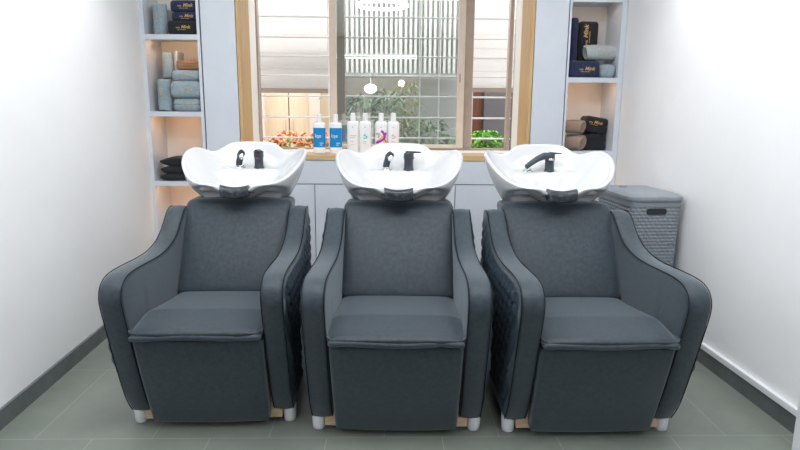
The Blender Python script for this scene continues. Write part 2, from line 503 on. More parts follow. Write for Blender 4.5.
rolled('upright pale blue rolled towel between front roll and navy stack', -1.378, 4.065, z0, .030, .165, M['lblue2'], 'z', rz=2, group=G1)
# left unit, middle bay (1.180)
z0 = 1.180
rolled('upright pale blue rolled towel standing at lower left of middle bay', -1.421, 3.98, z0, .052, .205, M['lblue'], 'z', group=G1, lg=.07, lgrot=PI/2)
rolled('upright pale blue rolled towel standing on top of another, middle bay', -1.405, 4.02, z0+.207, .040, .165, M['lblue'], 'z', rz=.6, group=G1)
folded('bottom pale blue folded towel of stack in left middle bay', -1.268, 3.995, z0, .182, .16, .083, M['lblue'], 2, group=G1, lg=.08, lgm='palegold')
folded('thick pale blue folded towel in middle of stack, left middle bay', -1.270, 3.99, z0+.084, .192, .17, .105, M['lblue'], 0, group=G1, lg=.08, lgm='palegold')
folded('thin pale blue folded towel under the brown towel', -1.268, 4.00, z0+.190, .180, .16, .068, M['lblue'], 0, group=G1, lg=.07, lgm='palegold')
folded('brown folded towel on top of pale blue stack', -1.258, 4.04, z0+.259, .160, .14, .062, M['brown'], 3, group=G1)
folded('narrow pale grey towel standing on edge beside the brown towel', -1.345, 4.055, z0+.259, .022, .13, .12, M['lblue2'], 2, ry=.08, group=G1)
# left unit, lower bay (.735): black folded salon capes
z0 = .735
for k, (x_, h_, lab) in enumerate(((-1.375, .045, 'black folded cape at bottom of small stack'),
                                   (-1.368, .045, 'black folded cape in middle of small stack'),
                                   (-1.372, .060, 'black puffed folded cape on top of small stack'))):
    def fnc(p, k=k):
        return p
    t = thing('folded_cape', lab+', left lower bay', 'salon cape', (x_, 3.995, z0), 0, 'black capes in the left lower bay')
    w_, d_ = .18, .16
    def fn(p, h_=h_, k=k):
        a = abs(p.x)/(w_/2)
        if k == 2: p.z = h_*.5+(p.z-h_*.5)*(1-.75*a**2.2)
        else: p.z = h_*.5+(p.z-h_*.5)*(1-.3*a**3)
        p.z += .002*noise3(p, 1.5); p.x += .003*math.sin(p.z*160)
        return p
    obj('cloth', rbox(-w_/2, w_/2, -d_/2, d_/2, 0, h_, .018, 14, fn), M['blackt'], t)
    z0 += h_+.0025
# right unit, upper bay (1.412)
z0 = 1.412; G2 = 'towels in the right shelf unit'
folded('navy folded towel with gold lettering lying at bottom of upper right bay', 1.268, 3.975, z0, .195, .125, .105, M['navy'], 0, group=G2, lg=.095)
folded('pale blue folded towel right of navy lettered towel, upper right bay', 1.421, 4.01, z0, .100, .19, .088, M['lblue'], 0, group=G2)
rolled('pale grey-blue rolled towel lying across the top, upper right bay', 1.385, 3.985, z0+.107, .053, .205, M['lblue2'], 'x', group=G2, lg=.05)
folded('navy folded towel standing on edge at far left of upper right bay', 1.222, 4.07, z0, .050, .10, .385, M['navy'], 2, group=G2)
t = folded('black folded towel standing upright with gold lettering running down', 1.322, 4.09, z0, .125, .11, .365, M['blackt'], 2, group=G2)
logo(t, .12, (-.02, -.058, .26), (PI/2, -PI/2+.0, 0), M['gold'])
# right unit, second bay (.945)
z0 = .945
rolled('taupe rolled towel at bottom, second bay of right unit', 1.250, 3.985, z0, .053, .125, M['taupe'], 'x', rz=R(-46), group=G2)
rolled('taupe rolled towel lying on another roll, second bay of right unit', 1.243, 3.985, z0+.107, .047, .125, M['taupe'], 'x', rz=R(-44), group=G2)
folded('black folded towel at bottom beside taupe rolls', 1.392, 4.075, z0, .15, .15, .105, M['blackt'], 2, group=G2)
t = folded('navy-black folded towel slumped on top beside taupe rolls, gold lettering', 1.390, 4.07, z0+.114, .15, .15, .105, M['blackt'], 2, group=G2, ry=.14)
logo(t, .085, (-.012, -.0785, .070), (PI/2, R(12), 0), M['gold'])

# ------------------------------------------------------------------ bottles
def bottle(label, x, blue, y=4.09):
    t = thing('shampoo_bottle', label, 'bottle', (x, y, .9105), 0, 'bottles on the oak counter')
    w = .0405 if blue else .0395; h = .205 if blue else .215
    prof = [(w*.9, 0), (w, .006), (w, h-.022), (w*.96, h-.01), (w*.8, h-.002), (w*.42, h)]
    obj('body', lathe(bmesh.new(), prof, 32, sy=.72, p=2.6 if blue else 3.6), M['bottle'], t, angle=50)
    obj('cap', lathe(bmesh.new(), [(.0165, h+.0005), (.0165, h+.038), (.0155, h+.052), (.012, h+.054)], 24), M['bottle'], t)
    return t, w, h
def blue_bottle(label, x):
    t, w, h = bottle(label, x, True)
    prof = [(w+.0009, .040), (w+.0009, h-.037)]
    bm = bmesh.new(); n = 32; rings = []
    for r_, z_ in prof:
        ring = []
        for k in range(n):
            a = 2*PI*k/n; c, s = math.cos(a), math.sin(a); q = (abs(c)**2.6+abs(s)**2.6)**(-1/2.6)
            ring.append(bm.verts.new((r_*c*q, (r_*.72+.0004)*s*q, z_)))
        rings.append(ring)
    for k in range(n): bm.faces.new((rings[0][k], rings[0][(k+1) % n], rings[1][(k+1) % n], rings[1][k]))
    lb = obj('label', bm, M['blab'], t); lb['label'] = 'blue wrap-around label'
    yf = -(w*.72+.0022)
    o = obj('lettering', text_bm('lqe', .036, .0008, .0, bold=0), M['wtext'], lb, smooth=False); o.location = (-.006, yf, .115); o.rotation_euler = (PI/2, 0, 0)
    for z_, a in ((.066, .026), (.053, .017)):
        o = obj('small_print', bx(.004-.0, .004+a, yf, yf+.0012, z_, z_+.004), M['wtext'], lb, smooth=False)
blue_bottle('leftmost white bottle with a blue label on the counter', -.447)
blue_bottle('second blue labelled white bottle from the left', -.337)
def white_bottle(label, x, kind):
    t, w, h = bottle(label, x, False)
    yf = -(w*.72+.0012)
    def mark(m, x0, x1, z_0, z_1, nm='small_print'):
        return obj(nm, bx(x0, x1, yf, yf+.002, z_0, z_1), m, t, smooth=False)
    mark(M['gtext'], -.006, .006, .172, .178)
    if kind == 'grey':
        mark(M['gtext'], -.018, .022, .116, .121); mark(M['gtext'], -.018, .014, .103, .108)
        mark(M['gtext'], -.016, .006, .080, .084); mark(M['gtext'], -.016, .012, .058, .061)
    if kind in ('teal', 'pink'):
        bm = bmesh.new()
        for a, px, pz, s in ((.5, -.004, .122, .013), (-.6, .008, .114, .012), (.1, -.003, .102, .011), (1.2, .010, .104, .008)):
            vs = [bm.verts.new((px+s*math.cos(a+b)*k_, yf, pz+s*math.sin(a+b)*k_)) for b, k_ in ((0, 1), (1.2, .55), (PI, 1), (PI+1.2, .55))]
            bm.faces.new(vs)
        e = bmesh.ops.extrude_face_region(bm, geom=bm.faces[:])
        for g in e['geom']:
            if isinstance(g, bmesh.types.BMVert): g.co.y += .002
        o = obj('emblem', bm, M[kind], t, smooth=False); o['label'] = kind+' printed emblem'
        mark(M['purp'] if kind == 'pink' else M['gtext'], -.016, .012, .078, .082)
        mark(M['purp'] if kind == 'pink' else M['gtext'], -.014, .008, .066, .069)
    if kind == 'swirl':
        def ribbon(pts, wd, m, nm, dy):
            bm = bmesh.new(); P_ = catmull([Vector((a, 0, b)) for a, b in pts], 6); rows = []
            for i, p in enumerate(P_):
                d = (P_[min(i+1, len(P_)-1)]-P_[max(i-1, 0)]).normalized(); nn = Vector((-d.z, 0, d.x))
                rows.append([bm.verts.new((max(-w*.93, min(w*.93, (p+nn*wd*s).x)), yf-dy+.004*(abs(p.x)/w)**3, (p+nn*wd*s).z)) for s in (-1, 1)])
            for i in range(len(rows)-1): bm.faces.new((rows[i][0], rows[i][1], rows[i+1][1], rows[i+1][0]))
            o = obj(nm, bm, m, t, smooth=False); o['label'] = nm.replace('_', ' ')
        ribbon([(-.03, .082), (-.006, .098), (.012, .112), (.028, .128)], .003, M['purp'], 'lilac_patch', .0004)
        ribbon([(-.034, .128), (-.018, .132), (-.012, .118), (-.022, .106)], .007, M['purp'], 'lilac_patch', .0005)
        ribbon([(-.012, .120), (.006, .116), (.022, .108), (.034, .098)], .004, M['yel'], 'yellow_band', .0008)
        ribbon([(.006, .098), (.018, .082), (.032, .066)], .006, M['yel'], 'yellow_band', .0010)
        ribbon([(-.036, .072), (-.012, .080), (.014, .096), (.024, .118), (.012, .142), (.0, .150)], .0075, M['mag'], 'magenta_swirl', .0014)
        ribbon([(.018, .112), (.028, .128), (.034, .140)], .006, M['mag'], 'magenta_swirl', .0016)
        ribbon([(.018, .104), (.030, .084), (.036, .068)], .004, M['mag'], 'magenta_swirl', .0018)
white_bottle('white bottle with only grey print, next to the blue labelled pair', -.221, 'grey')
white_bottle('white bottle with a small teal emblem', -.139, 'teal')
white_bottle('white bottle with a magenta and yellow swirl', -.032, 'swirl')
white_bottle('rightmost white bottle with a faint pink emblem', .050, 'pink')

# ------------------------------------------------------------------ shampoo chairs
PROF = [(.035, .062), (-.015, .14), (-.072, .29), (-.122, .44), (-.150, .53), (-.153, .572), (-.136, .606), (-.095, .626),
        (-.03, .632), (.08, .629), (.20, .624), (.30, .628), (.385, .645), (.455, .677), (.515, .722), (.553, .750), (.59, .761), (.63, .758), (.655, .735), (.665, .69)]
def cr(pts, k): return [(v.x, v.y) for v in catmull([Vector((a, b, 0)) for a, b in pts], k)]
PROFS = cr(PROF, 5)
WO, WI = .320, .237

def loft_profile(prof, xs, fn=None):
    """extrude closed (y,z) polygon along x stations [(x, inset)]"""
    bm = bmesh.new(); rings = []
    n = len(prof)
    cy = sum(p[0] for p in prof)/n; cz = sum(p[1] for p in prof)/n
    nr = []
    for i in range(n):
        a = Vector(prof[i-1]); b = Vector(prof[(i+1) % n]); d = (b-a)
        d = d.normalized() if d.length else Vector((0, 1)); nr.append(Vector((d.y, -d.x)))
    area = sum(prof[i][0]*prof[(i+1) % n][1]-prof[(i+1) % n][0]*prof[i][1] for i in range(n))
    s = 1 if area > 0 else -1
    for x, ins in xs:
        rings.append([bm.verts.new((x, prof[i][0]-s*nr[i].x*ins, prof[i][1]-s*nr[i].y*ins)) for i in range(n)])
    for a, b in zip(rings, rings[1:]):
        for i in range(n): bm.faces.new((a[i], a[(i+1) % n], b[(i+1) % n], b[i]))
    for rg in (rings[0], rings[-1]):
        f = bm.faces.new(rg)
    bmesh.ops.triangulate(bm, faces=[f for f in bm.faces if len(f.verts) > 4])
    return bm

def arm_bms(s):
    poly = PROFS+[(.665, .55), (.665, .40), (.665, .25), (.662, .12), (.655, .066), (.5, .062), (.35, .062), (.2, .062)]
    W = WO-WI
    xs = [(WI, .012), (WI+.002, .005), (WI+.007, .0012), (WI+.014, -.0015), (WI+W*.5, -.004), (WO-.014, -.0015), (WO-.007, .0012), (WO-.002, .005), (WO, .012)]
    body = loft_profile(poly, [(s*a, b) for a, b in xs])
    pip = bmesh.new()
    pts = PROFS
    for xx in (WI+.0035, WO-.0035):
        tube(pip, [(s*xx, y-.0015, z+.001) for y, z in pts], .0019, 6)
    # quilted outer panel
    q = bmesh.new(); NX, NZ = 64, 64
    fy = [p[0] for p in PROFS if p[1] < .575]; fz = [p[1] for p in PROFS if p[1] < .575]
    it = next(i for i, p in enumerate(PROFS) if p[1] > .565)
    fr = PROFS[:it+1][::-1]; tp = PROFS[it:]
    fry, frz = [p[0] for p in fr], [p[1] for p in fr]
    tpy, tpz = [p[0] for p in tp], [p[1] for p in tp]
    G = []
    for i in range(NX+1):
        u = i/NX; y = -.134+(.655+.134)*u
        zb = interp(y, fry, frz) if y < fry[-1] else .068
        zt = interp(y, tpy, tpz)
        zb += .010; zt -= .012
        col = []
        for j in range(NZ+1):
            w = j/NZ; z = zb+(zt-zb)*w
            a = (y/.058+z/.088); b = (y/.058-z/.088)
            hgt = abs(math.sin(PI*a/1))*abs(math.sin(PI*b/1))
            e = min(1, min(u, 1-u)*14, min(w, 1-w)*10)
            col.append(q.verts.new((s*(WO-.002+.018*e*(hgt**.45)), y, z)))
        G.append(col)
    for i in range(NX):
        for j in range(NZ): q.faces.new((G[i][j], G[i+1][j], G[i+1][j+1], G[i][j+1]))
    return body, pip, q

# basin rim (right half): x, y, z from the neck notch round to the back centre
RIM = [(0, .532, .846), (.045, .530, .847), (.066, .529, .852), (.084, .528, .866), (.115, .528, .8745), (.150, .535, .876), (.195, .560, .884), (.240, .605, .908),
       (.276, .670, .945), (.294, .735, .976), (.2985, .790, .995), (.294, .840, 1.006), (.280, .880, 1.010), (.258, .905, 1.007), (.230, .918, .997), (.205, .925, .990),
       (.182, .932, .993), (.160, .940, 1.003), (.138, .950, 1.018), (.115, .960, 1.029), (.085, .968, 1.034), (.045, .972, 1.036), (0, .973, 1.037)]
def basin_bm():
    half = catmull([Vector(p) for p in RIM], 4)
    ring = half+[Vector((-p.x, p.y, p.z)) for p in half[-2:0:-1]]
    n = len(ring)
    bm = bmesh.new(); rings = []
    cen = Vector((0, .70, .0)); base = Vector((0, .76, .70))
    # outside, base up to the lip
    def outer(p, t):
        # t: 0 at lip, 1 at the base ring
        d = Vector((p.x-base.x, p.y-base.y)); ang = math.atan2(d.y, d.x)
        b = Vector((base.x+.150*math.cos(ang), base.y+.150*math.sin(ang), base.z))
        k = t**1.55
        q = Vector((p.x+(b.x-p.x)*k, p.y+(b.y-p.y)*k, p.z+(b.z-p.z)*t))
        lim = .53+.095*(1-sstep(.812, .846, q.z))
        if q.y < lim: q.y = lim
        # shoulder recesses left and right of the neck
        ax = abs(q.x)
        if q.y < .72:
            ztop = .866-.55*(ax-.150)**2/.15-(.05*max(0, ax-.2))
            m_ = sstep(.076, .090, ax)*(1-sstep(.195, .235, ax))*sstep(.0, .010, ztop-q.z)
            m_ = max(m_, sstep(.0, .008, .820-q.z)*(1-sstep(.195, .235, ax)))
            q.y += .052*m_; q.x *= 1-.05*m_
        return q
    ts = [1, .9, .8, .7, .62, .55, .49, .44, .40, .36, .32, .28, .25, .22, .19, .16, .13, .10, .07, .045, .022]
    for t_ in ts: rings.append([bm.verts.new(outer(p, t_)) for p in ring])
    def inward(p, d):
        v = Vector((cen.x-p.x, cen.y-p.y, 0)); v.normalize(); return v*d
    for ins, dz in ((-.001, -.006), (.002, -.001), (.007, .002), (.012, .001), (.017, -.004), (.020, -.010)):
        rings.append([bm.verts.new(p+inward(p, ins)+Vector((0, 0, dz))) for p in ring])
    zc = .775
    S = [.03, .06, .10, .15, .2, .26, .32, .38, .44, .5, .58, .66, .74, .82, .9, .96]
    for s_ in S:
        row = []
        for p in ring:
            p0 = p+inward(p, .020)
            g = 1-(1-s_)**1.5
            z0_ = p0.z-.010
            q = Vector((p0.x+(cen.x-p0.x)*s_, p0.y+(cen.y-p0.y)*s_, z0_+(zc-z0_)*g))
            # flat tap deck at the back
            w = sstep(.20, .12, abs(q.x))*sstep(.79, .84, q.y)
            deck = .912+max(0, q.y-.885)*1.25
            q.z = q.z*(1-w)+min(q.z, deck)*w if q.z > deck else q.z*(1-w)+max(q.z, min(deck, .914))*w
            row.append(bm.verts.new(q))
        rings.append(row)
    for a, b in zip(rings, rings[1:]):
        for i in range(n): bm.faces.new((a[i], a[(i+1) % n], b[(i+1) % n], b[i]))
    bm.faces.new(rings[0]); bm.faces.new(rings[-1])
    bmesh.ops.triangulate(bm, faces=[f for f in bm.faces if len(f.verts) > 4])
    return bm

def neck_bm():
    bm = bmesh.new(); G = []; n = 16
    for i in range(n+1):
        u = i/n*2-1; x = u*.063
        sag = .010*(1-u*u)
        zt = .869-sag*1.0; zb = .819-.010*(1-abs(u)**3)
        sec = [(.545, zt-.002), (.532, zt+.001), (.517, zt-.002), (.509, zt-.010), (.507, (zt+zb)/2), (.510, zb+.006), (.520, zb), (.556, zb), (.565, zb+.01), (.56, zt-.008)]
        G.append([bm.verts.new((x, y, z)) for y, z in sec])
    for a, b in zip(G, G[1:]):
        for k in range(len(a)): bm.faces.new((a[k], a[(k+1) % len(a)], b[(k+1) % len(a)], b[k]))
    bm.faces.new(G[0]); bm.faces.new(G[-1])
    return bm

def chair(label, loc, rz, kind, wr):
    t = thing('shampoo_chair', label, 'salon chair', loc, rz, 'salon wash chairs in a row')
    f = M['fabric']
    for s in (-1, 1):
        b, p, q = arm_bms(s)
        a = obj('armrest', b, f, t, angle=50)
        obj('piping', p, M['piping'], a); 
        qo = obj('quilted_panel', q, M['quilt'], a, angle=70); qo['label'] = 'diamond quilted outer side'
    # backrest : leaning cushion
    def fb(p):
        u = p.x/.242; v = p.z/.40          # v 0..1
        y = .372+.236*v+p.y
        if p.y < .05:
            y -= .024*(1-min(1, abs(u))**3)*math.sin(PI*max(0, min(1, v)))**.7
        return Vector((p.x*(1+.018*v), y, .415+.380*v-.006*max(0, v-.9)*10*u*u))
    obj('backrest', rbox(-.242, .242, 0, .15, 0, .40, .026, 16, fb), f, t)
    # back shell
    obj('back_shell', loft_profile([(.45, .10), (.66, .10), (.675, .5), (.70, .74), (.64, .76), (.50, .42)], [(-WI+.002, 0), (WI-.002, 0)]), M['quilt'], t, angle=30)
    # seat cushion with rolled front
    sp = cr([(.42, .423), (.30, .433), (.18, .447), (.09, .459), (.040, .4655), (.022, .4665), (.004, .4645), (-.05, .4575), (-.10, .451), (-.130, .445), (-.144, .436), (-.136, .429), (-.09, .427)], 4)+[(.0, .420), (.2, .38), (.42, .37)]
    sx = []
    for u in (-1, -.985, -.95, -.88, -.75, -.5, 0, .5, .75, .88, .95, .985, 1):
        sx.append((u*.2355, .016*abs(u)**14-.003*(1-u*u)))
    sb = loft_profile(sp, sx)
    obj('seat', sb, f, t, angle=60)
    # wrinkled flap between seat and footrest
    def ff(p):
        u = p.x
        g = 0
        for c in wr: g += math.exp(-((u-c)/.016)**2)
        sd = .5 if p.z > .420 else -.2
        p.z += -.011*g*sd+.0025*math.sin(u*19+wr[0]*30); p.y += .006*g
        return p
    obj('leg_flap', rbox(-.232, .232, -.150, -.09, .409, .431, .0105, 26, ff), f, t)
    # footrest panel
    def fo(p):
        v = p.z  # 0 top .. 1
        zz = .405+(.026-.405)*v
        y = -.122+.120*(v**1.15)+p.y-.010*math.sin(PI*v)*(1-(abs(p.x)/.232)**4)*(p.y < .03)
        return Vector((p.x*(1.006-.032*v), y, zz-.006*(1-(p.x/.232)**2)*sstep(.8, 1, v)))
    bm = rbox(-.232, .232, 0, .07, 0, .34, .015, 14)
    for v in bm.verts:
        v.co = fo(Vector((v.co.x, v.co.y, v.co.z/.34)))
    obj('footrest', bm, f, t)
    bf = bmesh.new(); box(bf, -.270, .270, .040, .60, .020, .30)
    o = obj('base_frame', bf, M['ply'], t, bevel=.003); o['label'] = 'bare tan wooden base'
    for x in (-.2965, .2965):
        for y in (.066, .61):
            bmf = lathe(bmesh.new(), [(.020, 0), (.0235, .004), (.025, .03), (.026, .068)], 24, x, y)
            fo_ = obj('foot', bmf, M['foot'], t); fo_['label'] = 'short silver foot'
    # pedestal carrying the basin
    obj('pedestal', lathe(bmesh.new(), [(.13, 0), (.13, .02), (.085, .10), (.085, .62), (.14, .70)], 28, 0, .80, 1.1, .9), M['cer'], t)
    ba = obj('basin', basin_bm(), M['cer'], t, angle=75); ba['label'] = 'white ceramic wash basin'
    nk = obj('neck_rest', neck_bm(), M['gel'], ba); nk['label'] = 'black gel neck rest'
    # taps
    def mixer(x, y):
        h = .088
        prof = [(.026, 0), (.026, .006), (.0225, .012), (.0215, .045), (.0225, .056), (.0245, .060), (.0245, h-.004), (.0225, h)]
        bm = lathe(bmesh.new(), prof, 24, x, y)
        for v in bm.verts: v.co.z += .909
        return obj('mixer_tap', bm, M['blackp'], ba, angle=35)
    def ring(x, y):
        bm = lathe(bmesh.new(), [(.026, 0), (.027, .004), (.024, .010), (.018, .013), (.017, .018), (.012, .018)], 24, x, y)
        for v in bm.verts: v.co.z += .909
        o = obj('shower_holder', bm, M['chrome'], ba); o['label'] = 'chrome shower holder'; return o
    def dot(x, y, z, m, mx, r_=.004):
        bm = bmesh.new(); bmesh.ops.create_uvsphere(bm, u_segments=10, v_segments=8, radius=r_)
        for v in bm.verts: v.co = Vector((v.co.x, v.co.y*.4, v.co.z))+Vector((x, y, z))
        o = obj('temperature_mark', bm, m, mx)
    def shower(x, y, lean):
        bm = bmesh.new()
        tube(bm, [(x-.010, y, .925), (x-.006, y-.002, .945), (x, y-.006, .965), (x+.004, y-.012, .98), (x+.012, y-.024, .989), (x+.018, y-.034, .985)],
             [.015, .0165, .0165, .018, .017, .014], 16)
        sh = obj('hand_shower', bm, M['blackp'], ba)
        bm = bmesh.new(); tube(bm, [(x+.012, y-.026, .978), (x+.014, y-.036, .966)], [.014, .0125], 16)
        o = obj('shower_face', bm, M['chrome'], sh); o['label'] = 'chrome spray face'
    def mark(x):
        o = obj('maker_mark', bx(x-.014, x+.014, .812, .815, .9, .902), M['gtext'], ba, smooth=False)
    if kind == 'L':
        m_ = mixer(.048, .862); dot(.044, .8365, .962, M['red'], m_); dot(.054, .8375, .962, M['blue'], m_)
        bm = bmesh.new(); tube(bm, [(.048, .862, .997), (.048, .84, 1.003), (.048, .80, 1.006)], [.017, .013, .009], 12)
        for v in bm.verts: v.co.z = .999+(v.co.z-.999)*.5
        obj('lever', bm, M['blackp'], m_)
        ring(-.044, .862); shower(-.044, .862, 0)
    elif kind == 'M':
        m_ = mixer(.045, .862); dot(.0695, .858, .972, M['red'], m_)
        bm = bmesh.new(); tube(bm, [(.030, .862, .998), (.06, .860, 1.0), (.105, .857, 1.0)], [.015, .012, .007], 12)
        for v in bm.verts: v.co.z = 1.0+(v.co.z-1.0)*.5
        obj('lever', bm, M['blackp'], m_)
        ring(-.062, .862); shower(-.056, .862, 0)
    else:
        m_ = mixer(.030, .862); dot(.049, .8455, .978, M['red'], m_, .003)
        bm = bmesh.new(); tube(bm, [(.026, .862, 1.0), (.05, .860, 1.0), (.085, .857, .997)], [.014, .010, .006], 12)
        for v in bm.verts: v.co.z = 1.0+(v.co.z-1.0)*.5
        obj('lever', bm, M['blackp'], m_)
        bm = bmesh.new()
        pts = [(.030, .855, .985), (.0, .85, .988), (-.035, .842, .974), (-.065, .832, .956), (-.090, .824, .938), (-.094, .823, .935)]
        tube(bm, pts, [.018, .0165, .0145, .013, .012, .010], 14)
        sp_ = obj('hand_shower', bm, M['blackp'], ba)
        bm = bmesh.new(); box(bm, .018, .042, .833, .841, .966, .976)
        o = obj('chrome_badge', bm, M['chrome'], m_, bevel=.002)
        ring(-.074, .868)
    return t

ch = chair('charcoal wash chair with white basin, standing by the left wall', (-.661, 2.122, 0), .014, 'L', (-.135, .16))
ch.scale = (.972, 1, 1)      # this one is a touch narrower
chair('charcoal wash chair with white basin, between the two others', (.041, 2.055, 0), -.029, 'M', (.155,))
chair('charcoal wash chair with white basin, beside the grey laundry basket', (.766, 2.036, 0), .002, 'R', (.17,))

# ------------------------------------------------------------------ laundry basket
bk = thing('laundry_basket', 'grey woven-look plastic laundry basket with lid by the right wall', 'laundry basket', (1.355, 3.165, 0), R(4))
HW, HD, HB = .142, .205, .755
def rrect(hw, hd, r_, k=6):
    out = []
    for cx, cy, a0 in ((hw-r_, hd-r_, 0), (-hw+r_, hd-r_, 90), (-hw+r_, -hd+r_, 180), (hw-r_, -hd+r_, 270)):
        for i in range(k+1):
            a = R(a0+90*i/k); out.append(Vector((cx+r_*math.cos(a), cy+r_*math.sin(a))))
    return out
def resample(poly, n):
    L_ = [0]
    for i in range(len(poly)): L_.append(L_[-1]+(poly[(i+1) % len(poly)]-poly[i]).length)
    out = []
    for k in range(n):
        d = L_[-1]*k/n
        for i in range(len(poly)):
            if d <= L_[i+1]+1e-9:
                s = (d-L_[i])/max(1e-9, L_[i+1]-L_[i]); out.append(poly[i].lerp(poly[(i+1) % len(poly)], s)); break
    return out
def basket_body():
    bm = bmesh.new(); NU, NV = 400, 215; per = 1.388
    loop = resample(rrect(HW, HD, .035), NU); rows = []
    cell_u = 50; cell_v = 43
    for j in range(NV+1):
        v = j/NV; z = .0+HB*v; k = .90+.10*v; row = []
        for i, p in enumerate(loop):
            a = loop[i-1]; b = loop[(i+1) % NU]; d = (b-a).normalized(); nn = Vector((d.y, -d.x))
            uu = i/NU*cell_u; vv = v*cell_v
            if .03 < v < .965:
                rw = math.floor(vv); fu = (uu+.5*(rw % 2)) % 1-.5; fv = vv-rw; h = -.004+.005*max(0, math.cos(PI*fu))**.6*math.sin(PI*min(1, fv*1.02))**.8
            else: h = .001
            row.append(bm.verts.new((p.x*k+nn.x*h, p.y*k+nn.y*h, z)))
        rows.append(row)
    for j in range(NV):
        for i in range(NU): bm.faces.new((rows[j][i], rows[j][(i+1) % NU], rows[j+1][(i+1) % NU], rows[j+1][i]))
    bm.faces.new(rows[0][::-1]); bm.faces.new(rows[-1])
    bmesh.ops.triangulate(bm, faces=[f for f in bm.faces if len(f.verts) > 4])
    return bm
obj('body', basket_body(), M['wick'], bk, angle=80)
bm = bmesh.new()
rings = []
for k, z in ((.985, .752), (1.0, .756), (1.035, .757), (1.045, .763), (1.045, .772), (1.03, .780), (.97, .786), (.86, .792), (.6, .7945), (.3, .7955)):
    lp = resample(rrect(HW, HD, .045), 96)
    rings.append([bm.verts.new((p.x*k, p.y*k, z)) for p in lp])
for a, b in zip(rings, rings[1:]):
    for i in range(96): bm.faces.new((a[i], a[(i+1) % 96], b[(i+1) % 96], b[i]))
bm.faces.new(rings[0]); bm.faces.new(rings[-1])
bmesh.ops.triangulate(bm, faces=[f for f in bm.faces if len(f.verts) > 4])
ld = obj('lid', bm, M['wick'], bk, angle=30)
o = obj('lid_catch', rbox(-.02, .02, -.012, .012, 0, .006, .003, 4), M['wick'], ld); o.location = (-.05, .08, .7945)
def slot(hx, hz, y, y2):
    bm = bmesh.new(); lp = rrect(hx, hz, hz*.75)
    a = [bm.verts.new((p.x, y, p.y)) for p in lp]; b = [bm.verts.new((p.x, y2, p.y)) for p in lp]
    for i in range(len(lp)): bm.faces.new((a[i], a[(i+1) % len(lp)], b[(i+1) % len(lp)], b[i]))
    bm.faces.new(a); bm.faces.new(b[::-1]); return bm
o = obj('handle_hole_shade', slot(.052, .015, 0, -.006), M['wickd'], bk); o.location = (.0, -HD*.993+.003, .704); o['label'] = 'oval hand hole, its dark inside painted on a plate'  # solid plate, the shade inside the hole is put into its colour

# ------------------------------------------------------------------ outside the window
def leafy(parent, name, m, cx, cy, z0, z1, rx, ry, n, ln, wd, droop=.4, fronds=False):
    bm = bmesh.new()
    for _ in range(n):
        a = random.uniform(0, 2*PI); rr = math.sqrt(random.random()); h = random.random()
        k = math.sin(PI*(.15+.8*h))**.6
        p = Vector((cx+rx*rr*k*math.cos(a), cy+ry*rr*k*math.sin(a), z0+(z1-z0)*h))
        d = Vector((math.cos(a)+random.uniform(-.5, .5), math.sin(a)+random.uniform(-.5, .5), random.uniform(-.3, .9))).normalized()
        s = d.cross(Vector((random.uniform(-.3, .3), random.uniform(-.3, .3), 1))).normalized()
        L_ = ln*random.uniform(.6, 1.25); W_ = wd*random.uniform(.7, 1.2)
        g = Vector((0, 0, -1))
        c0 = p; c1 = p+d*L_*.5; c2 = p+d*L_+g*L_*droop
        up = s.cross(d)*W_*.25
        v = [bm.verts.new(q) for q in (c0, c1-s*W_*.5+up, c1+s*W_*.5+up, c2, c1-up*.3)]
        bm.faces.new((v[0], v[1], v[4])); bm.faces.new((v[0], v[4], v[2])); bm.faces.new((v[1], v[3], v[4])); bm.faces.new((v[4], v[3], v[2]))
    return obj(name, bm, m, parent, smooth=False)
def stems(parent, cx, cy, z0, z1, n, sp):
    bm = bmesh.new()
    for _ in range(n):
        a = random.uniform(0, 2*PI); q = random.uniform(.2, 1)*sp
        tube(bm, [(cx, cy, z0), (cx+q*.5*math.cos(a), cy+q*.5*math.sin(a), (z0+z1)/2), (cx+q*math.cos(a), cy+q*math.sin(a), z1)], [.008, .006, .003], 5)
    return obj('stem', bm, M['stem'], parent)

struct('ground', bx(-4, 4, YWN, 9, -.1, 0), M['ground'], smooth=False)
struct('wall_yard', bx(-4, 4, 6.3, 6.45, 0, 3.4), M['yard'], smooth=False)
# security grille
gr = thing('window_grille', 'white painted horizontal bar grille outside the window', 'grille', (0, YWN+.1, .92))
for z in (.991, 1.143, 1.297, 1.445, 1.584, 1.718, 1.861, 2.01):
    bm = tube(bmesh.new(), [(-.96, 0, 0), (.94, 0, 0)], .0065, 8); o = obj('horizontal_bar', bm, M['bar'], gr); o.location = (0, 0, z-.92)
for x in (-.426, .252, .395):
    bm = tube(bmesh.new(), [(x, .013, .0), (x, .013, 1.25)], .0055, 8); o = obj('vertical_bar', bm, M['bar'], gr)
